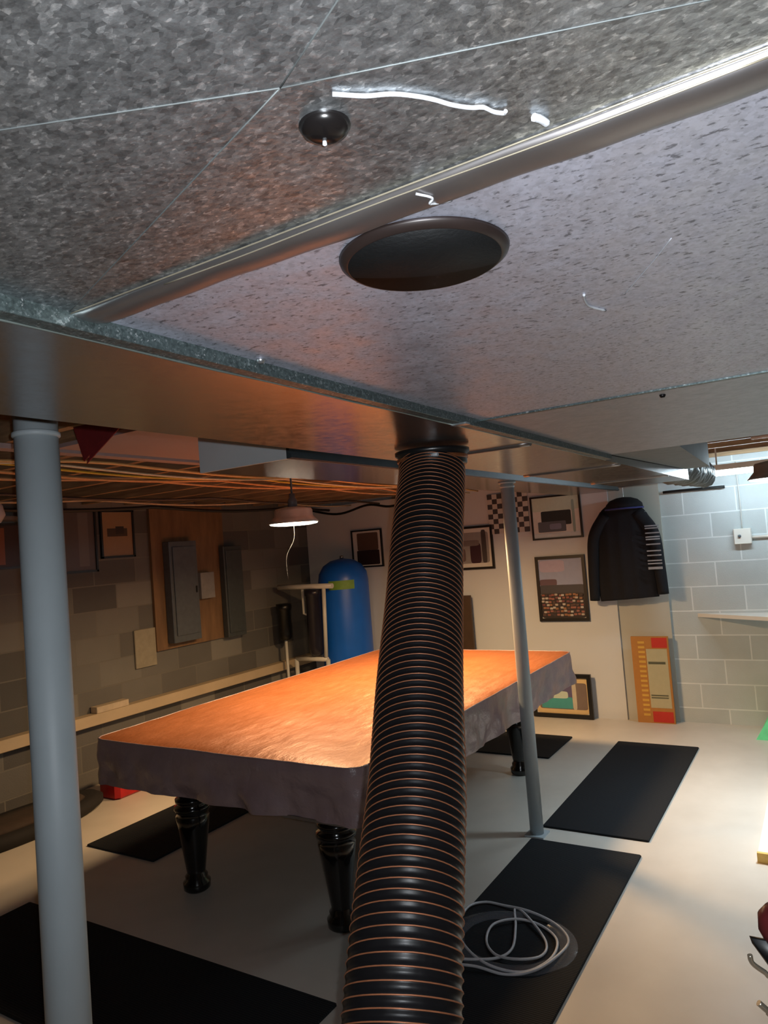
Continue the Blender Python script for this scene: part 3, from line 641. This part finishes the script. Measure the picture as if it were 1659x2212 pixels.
def lpic(x0, x1, z0, z1, frame, cols, label):
    t = thing('framed_picture', ((x0+x1)/2, YW-0.015, z0), label, 'picture'); fw = 0.016; y0, y1 = YW-0.026, YW-0.001
    build('frame', MB().box(x0, x1, y0, y1, z0, z0+fw).box(x0, x1, y0, y1, z1-fw, z1).box(x0, x0+fw, y0, y1, z0, z1).box(x1-fw, x1, y0, y1, z0, z1), frame, t)
    mb = MB(); ms = [flat(cols[0])]; mb.box(x0+fw*.9, x1-fw*.9, y0+0.012, y1, z0+fw*.9, z1-fw*.9)
    for i, (u0, v0, u1, v1, c) in enumerate(cols[1:]):
        ms.append(flat(c)); mb.cur = len(ms)-1; yy = y0+0.0114-0.0002*i
        ya = (x0+(x1-x0)*u0, x0+(x1-x0)*u1); za = (z0+(z1-z0)*v0, z0+(z1-z0)*v1)
        mb.add([(ya[0], yy, za[0]), (ya[1], yy, za[0]), (ya[1], yy, za[1]), (ya[0], yy, za[1])], [(0, 1, 2, 3)])
    build('print', mb, ms, t); return t
lpic(3.73, 4.06, 1.76, 2.155, M_darkframe, [(150, 118, 84), (0.2, 0.45, 0.8, 0.62, (70, 52, 40)), (0.45, 0.50, 0.7, 0.66, (50, 38, 32))], 'tan picture in a thin black frame high on the left wall')
lpic(3.33, 3.69, 1.66, 2.16, M_darkframe, [(88, 78, 74), (0.55, 0.1, 0.8, 0.95, (108, 98, 94))], 'grey-brown framed picture partly behind the left post')
lpic(2.40, 3.16, 1.73, 2.06, M_darkframe, [(52, 28, 22), (0.1, 0.1, 0.7, 0.9, (132, 72, 40)), (0.25, 0.3, 0.6, 0.7, (74, 36, 28))], 'wide brown and red framed picture at the far left edge')
tag(build('wall_board', MB().box(2.2, 3.3, YW-0.16, YW-0.001, 2.075, 2.10), mat('grey_shelf', (104, 98, 96), 0.6)), 'grey shelf board above the brown picture at the far left', 'shelf')
tag(build('plastic_bag', MB().loft([[(2.60+0.05*math.cos(a)*w, 4.55+0.04*math.sin(a)*w, z) for a in [2*PI*k/14 for k in range(14)]] for z, w in ((2.03, 0.9), (2.08, 1.5), (2.14, 1.2), (2.199, 0.4))]), mat('white_bag', (190, 188, 198), 0.5, 0, 0.05, 20, 0.5, 30)), 'crumpled white plastic bag hanging by the ceiling at the far left', 'bag')

# water tank and filters in the corner
t = thing('water_tank', (6.13, 4.30, 0), 'tall blue pressure tank in the far left corner', 'tank')
build('shell', MB().lathe([(0.20, 0.02), (0.255, 0.06), (0.262, 0.12), (0.262, 1.36), (0.25, 1.44), (0.20, 1.52), (0.12, 1.57), (0.02, 1.59)], (6.13, 4.33, 0), 40), M_blue, t)
build('base_ring', MB().lathe([(0.22, 0), (0.22, 0.05)], (6.13, 4.33, 0), 32), M_black, t)
build('valve', MB().lathe([(0.02, 0), (0.02, 0.03), (0.01, 0.035)], (6.13, 4.33, 1.585), 14), M_steel, t)
build('label_plate', MB().loft([[(6.13+0.264*math.cos(a), 4.33+0.264*math.sin(a), z) for a in [PI*1.00+PI*0.33*k/10 for k in range(11)]] for z in (1.28, 1.37)], False, False, True, closed=False), mat('green_label', (110, 150, 60), 0.5), t)
t = thing('water_filter', (5.80, 4.62, 0), 'white pipe stand with dark filter housings left of the blue tank', 'filter')
mb = MB().tube([(5.76, 4.90, 1.34), (5.76, 4.60, 1.335), (5.78, 4.22, 1.33)], 0.026, 12)
build('header_pipe', mb, M_pvc, t)
build('drop_pipe', MB().tube([(5.78, 4.33, 1.33), (5.78, 4.36, 0.62)], 0.020, 12), M_pvc, t)
build('drop_pipe', MB().tube([(5.78, 4.60, 1.33), (5.78, 4.60, 1.06), (5.78, 4.52, 1.04)], 0.016, 12), M_pvc, t)
build('lower_pipe', MB().tube([(5.78, 4.74, 0.60), (5.78, 4.34, 0.60)], 0.022, 12), M_pvc, t)
build('foot_pipe', MB().tube([(5.78, 4.74, 0.60), (5.78, 4.74, 0.0)], 0.022, 12), M_pvc, t)
build('foot_pipe', MB().tube([(5.78, 4.34, 0.60), (5.78, 4.34, 0.0)], 0.022, 12), M_pvc, t)
build('filter_housing', MB().lathe([(0.05, 0.64), (0.075, 0.66), (0.085, 0.72), (0.085, 1.24), (0.095, 1.25), (0.095, 1.30)], (5.80, 4.48, 0), 24), mat('smoky_housing', (34, 32, 44), 0.3), t)
build('filter_housing', MB().lathe([(0.05, 0.80), (0.065, 0.82), (0.07, 0.86), (0.07, 1.10), (0.08, 1.11), (0.08, 1.17)], (5.74, 4.83, 0), 24), M_black, t)
build('support_leg', MB().tube([(5.74, 4.83, 0.80), (5.74, 4.83, 0.0)], 0.015, 10), M_pvc, t)

# red fuel can and dark cushion by the left wall
t = thing('fuel_can', (3.50, 4.62, 0), 'red plastic fuel can on the floor behind the left post', 'can')
build('body', MB().box(3.38, 3.66, 4.52, 4.74, 0.0, 0.24, bev=0.03), M_red, t)
build('handle', MB().tube(spline([(3.40, 4.63, 0.235), (3.42, 4.63, 0.30), (3.54, 4.63, 0.31), (3.58, 4.63, 0.235)], 6), 0.014, 10), M_red, t)
build('spout', MB().tube([(3.62, 4.63, 0.23), (3.66, 4.60, 0.30)], 0.022, 12), M_black, t)
t = thing('floor_cushion', (2.75, 4.62, 0), 'low dark oval cushion on the floor beside the left wall', 'cushion')
def oval(rx, ry, z): return [(2.72+rx*math.cos(a), 4.66+ry*math.sin(a), z) for a in [2*PI*k/40 for k in range(40)]]
build('rim', MB().loft([oval(0.56, 0.22, 0.0), oval(0.62, 0.25, 0.03), oval(0.62, 0.25, 0.07), oval(0.57, 0.21, 0.10), oval(0.50, 0.17, 0.085)]), mat('black_fabric', (24, 21, 20), 0.85), t)
build('pad', MB().loft([oval(0.49, 0.165, 0.08), oval(0.46, 0.15, 0.105), oval(0.2, 0.06, 0.11)]), mat('brown_fabric', (62, 50, 42), 0.9), t)
# box on the sill
tag(build('folded_paper', B(3.55, 3.85, 4.93, 5.01, 0.561, 0.61, bev=0.004), mat('paper', (196, 178, 152), 0.7)), 'pale folded paper bundle lying on the left wall sill', 'paper')
# red pennant
tag(build('red_pennant', MB().prism([(1.94, 2.199), (2.10, 2.199), (2.17, 2.10), (2.20, 2.06)], 1.60, 1.604, 'x').prism([(2.0, 2.199), (2.26, 2.199), (2.21, 2.07)], 1.598, 1.602, 'x'), mat('red_cloth', (120, 26, 30), 0.8)), 'dark red cloth corner hanging from a joist left of the pale duct end', 'cloth')

# ------------------------------------------------------------------ cables under the joists
cabs = [((216, 172, 110), 2.78, 2.175, 0.0075, 'tan cable along the joists, nearest the camera in the bundle'),
        ((226, 206, 170), 2.86, 2.165, 0.006, 'cream cable sagging along the joists in the bundle'),
        ((212, 176, 60), 2.94, 2.170, 0.006, 'yellow cable along the joists in the bundle'),
        ((208, 150, 96), 3.02, 2.160, 0.008, 'thick tan cable sagging lowest in the bundle'),
        ((120, 110, 96), 3.10, 2.180, 0.007, 'grey cable in the bundle under the joists'),
        ((198, 150, 104), 3.20, 2.170, 0.008, 'brown-tan cable farthest from the camera in the bundle'),
        ((70, 60, 54), 3.95, 2.160, 0.010, 'dark cable under the joists nearer the left wall'),
        ((190, 170, 140), 4.25, 2.165, 0.007, 'pale cable under the joists close to the left wall'),
        ((36, 34, 34), 4.60, 2.150, 0.014, 'black cable loop close to the left wall by the pictures')]
for c, y, z, r, lb in cabs:
    pts = [(-2.4+8.7*k/44, y+0.03*math.sin(k*0.45+y*9), z-0.03*abs(math.sin(k*0.36+y*5))-0.006) for k in range(45)]
    tag(build('ceiling_cable', MB().tube(pts, r, 7), mat('cable_%d_%d' % (c[0], c[1]), c, 0.5)), lb, 'cable', 'cables strung under the joists')
# hanging loop near the white wall
tag(build('hanging_wire', MB().tube(spline([(6.2, 3.3, 2.17), (6.2, 3.7, 2.08), (6.2, 4.0, 2.12), (6.2, 4.4, 2.06), (6.2, 4.9, 2.17)], 8), 0.012, 8), M_black), 'black wire drooping in front of the white wall top', 'wire')

# sealant strings on the duct sheet (drawn on the sheet where they stick)
seal([(0.2635, 0.172, 1.8955), (0.274, 0.161, 1.8955), (0.282, 0.150, 1.896), (0.295, 0.1395, 1.8963), (0.307, 0.133, 1.8965), (0.315, 0.127, 1.8967), (0.319, 0.122, 1.8968), (0.326, 0.1195, 1.897), (0.330, 0.116, 1.897), (0.329, 0.1145, 1.897)], 0.0011, 'curly white sealant string stuck to the speckled duct sheet')
seal([(0.3435, 0.1055, 1.8973), (0.3475, 0.1035, 1.8975), (0.3535, 0.102, 1.8975)], 0.0021, 'short white sealant blob just above the rounded duct cleat', 'sealant_blob')
seal([(0.638, 0.165, 1.8992), (0.655, 0.169, 1.8992), (0.676, 0.170, 1.8992), (0.700, 0.162, 1.8992)], 0.0012, 'short white sealant squiggle on the pitted duct sheet')
seal([(0.562, 0.078, 1.8997), (0.60, 0.098, 1.8997), (0.640, 0.121, 1.8997), (0.667, 0.136, 1.8997)], 0.0004, 'hairline pale scratch on the pitted duct sheet', 'scratch_line')

for o in bpy.data.objects:
    if '_o' in o: del o['_o']
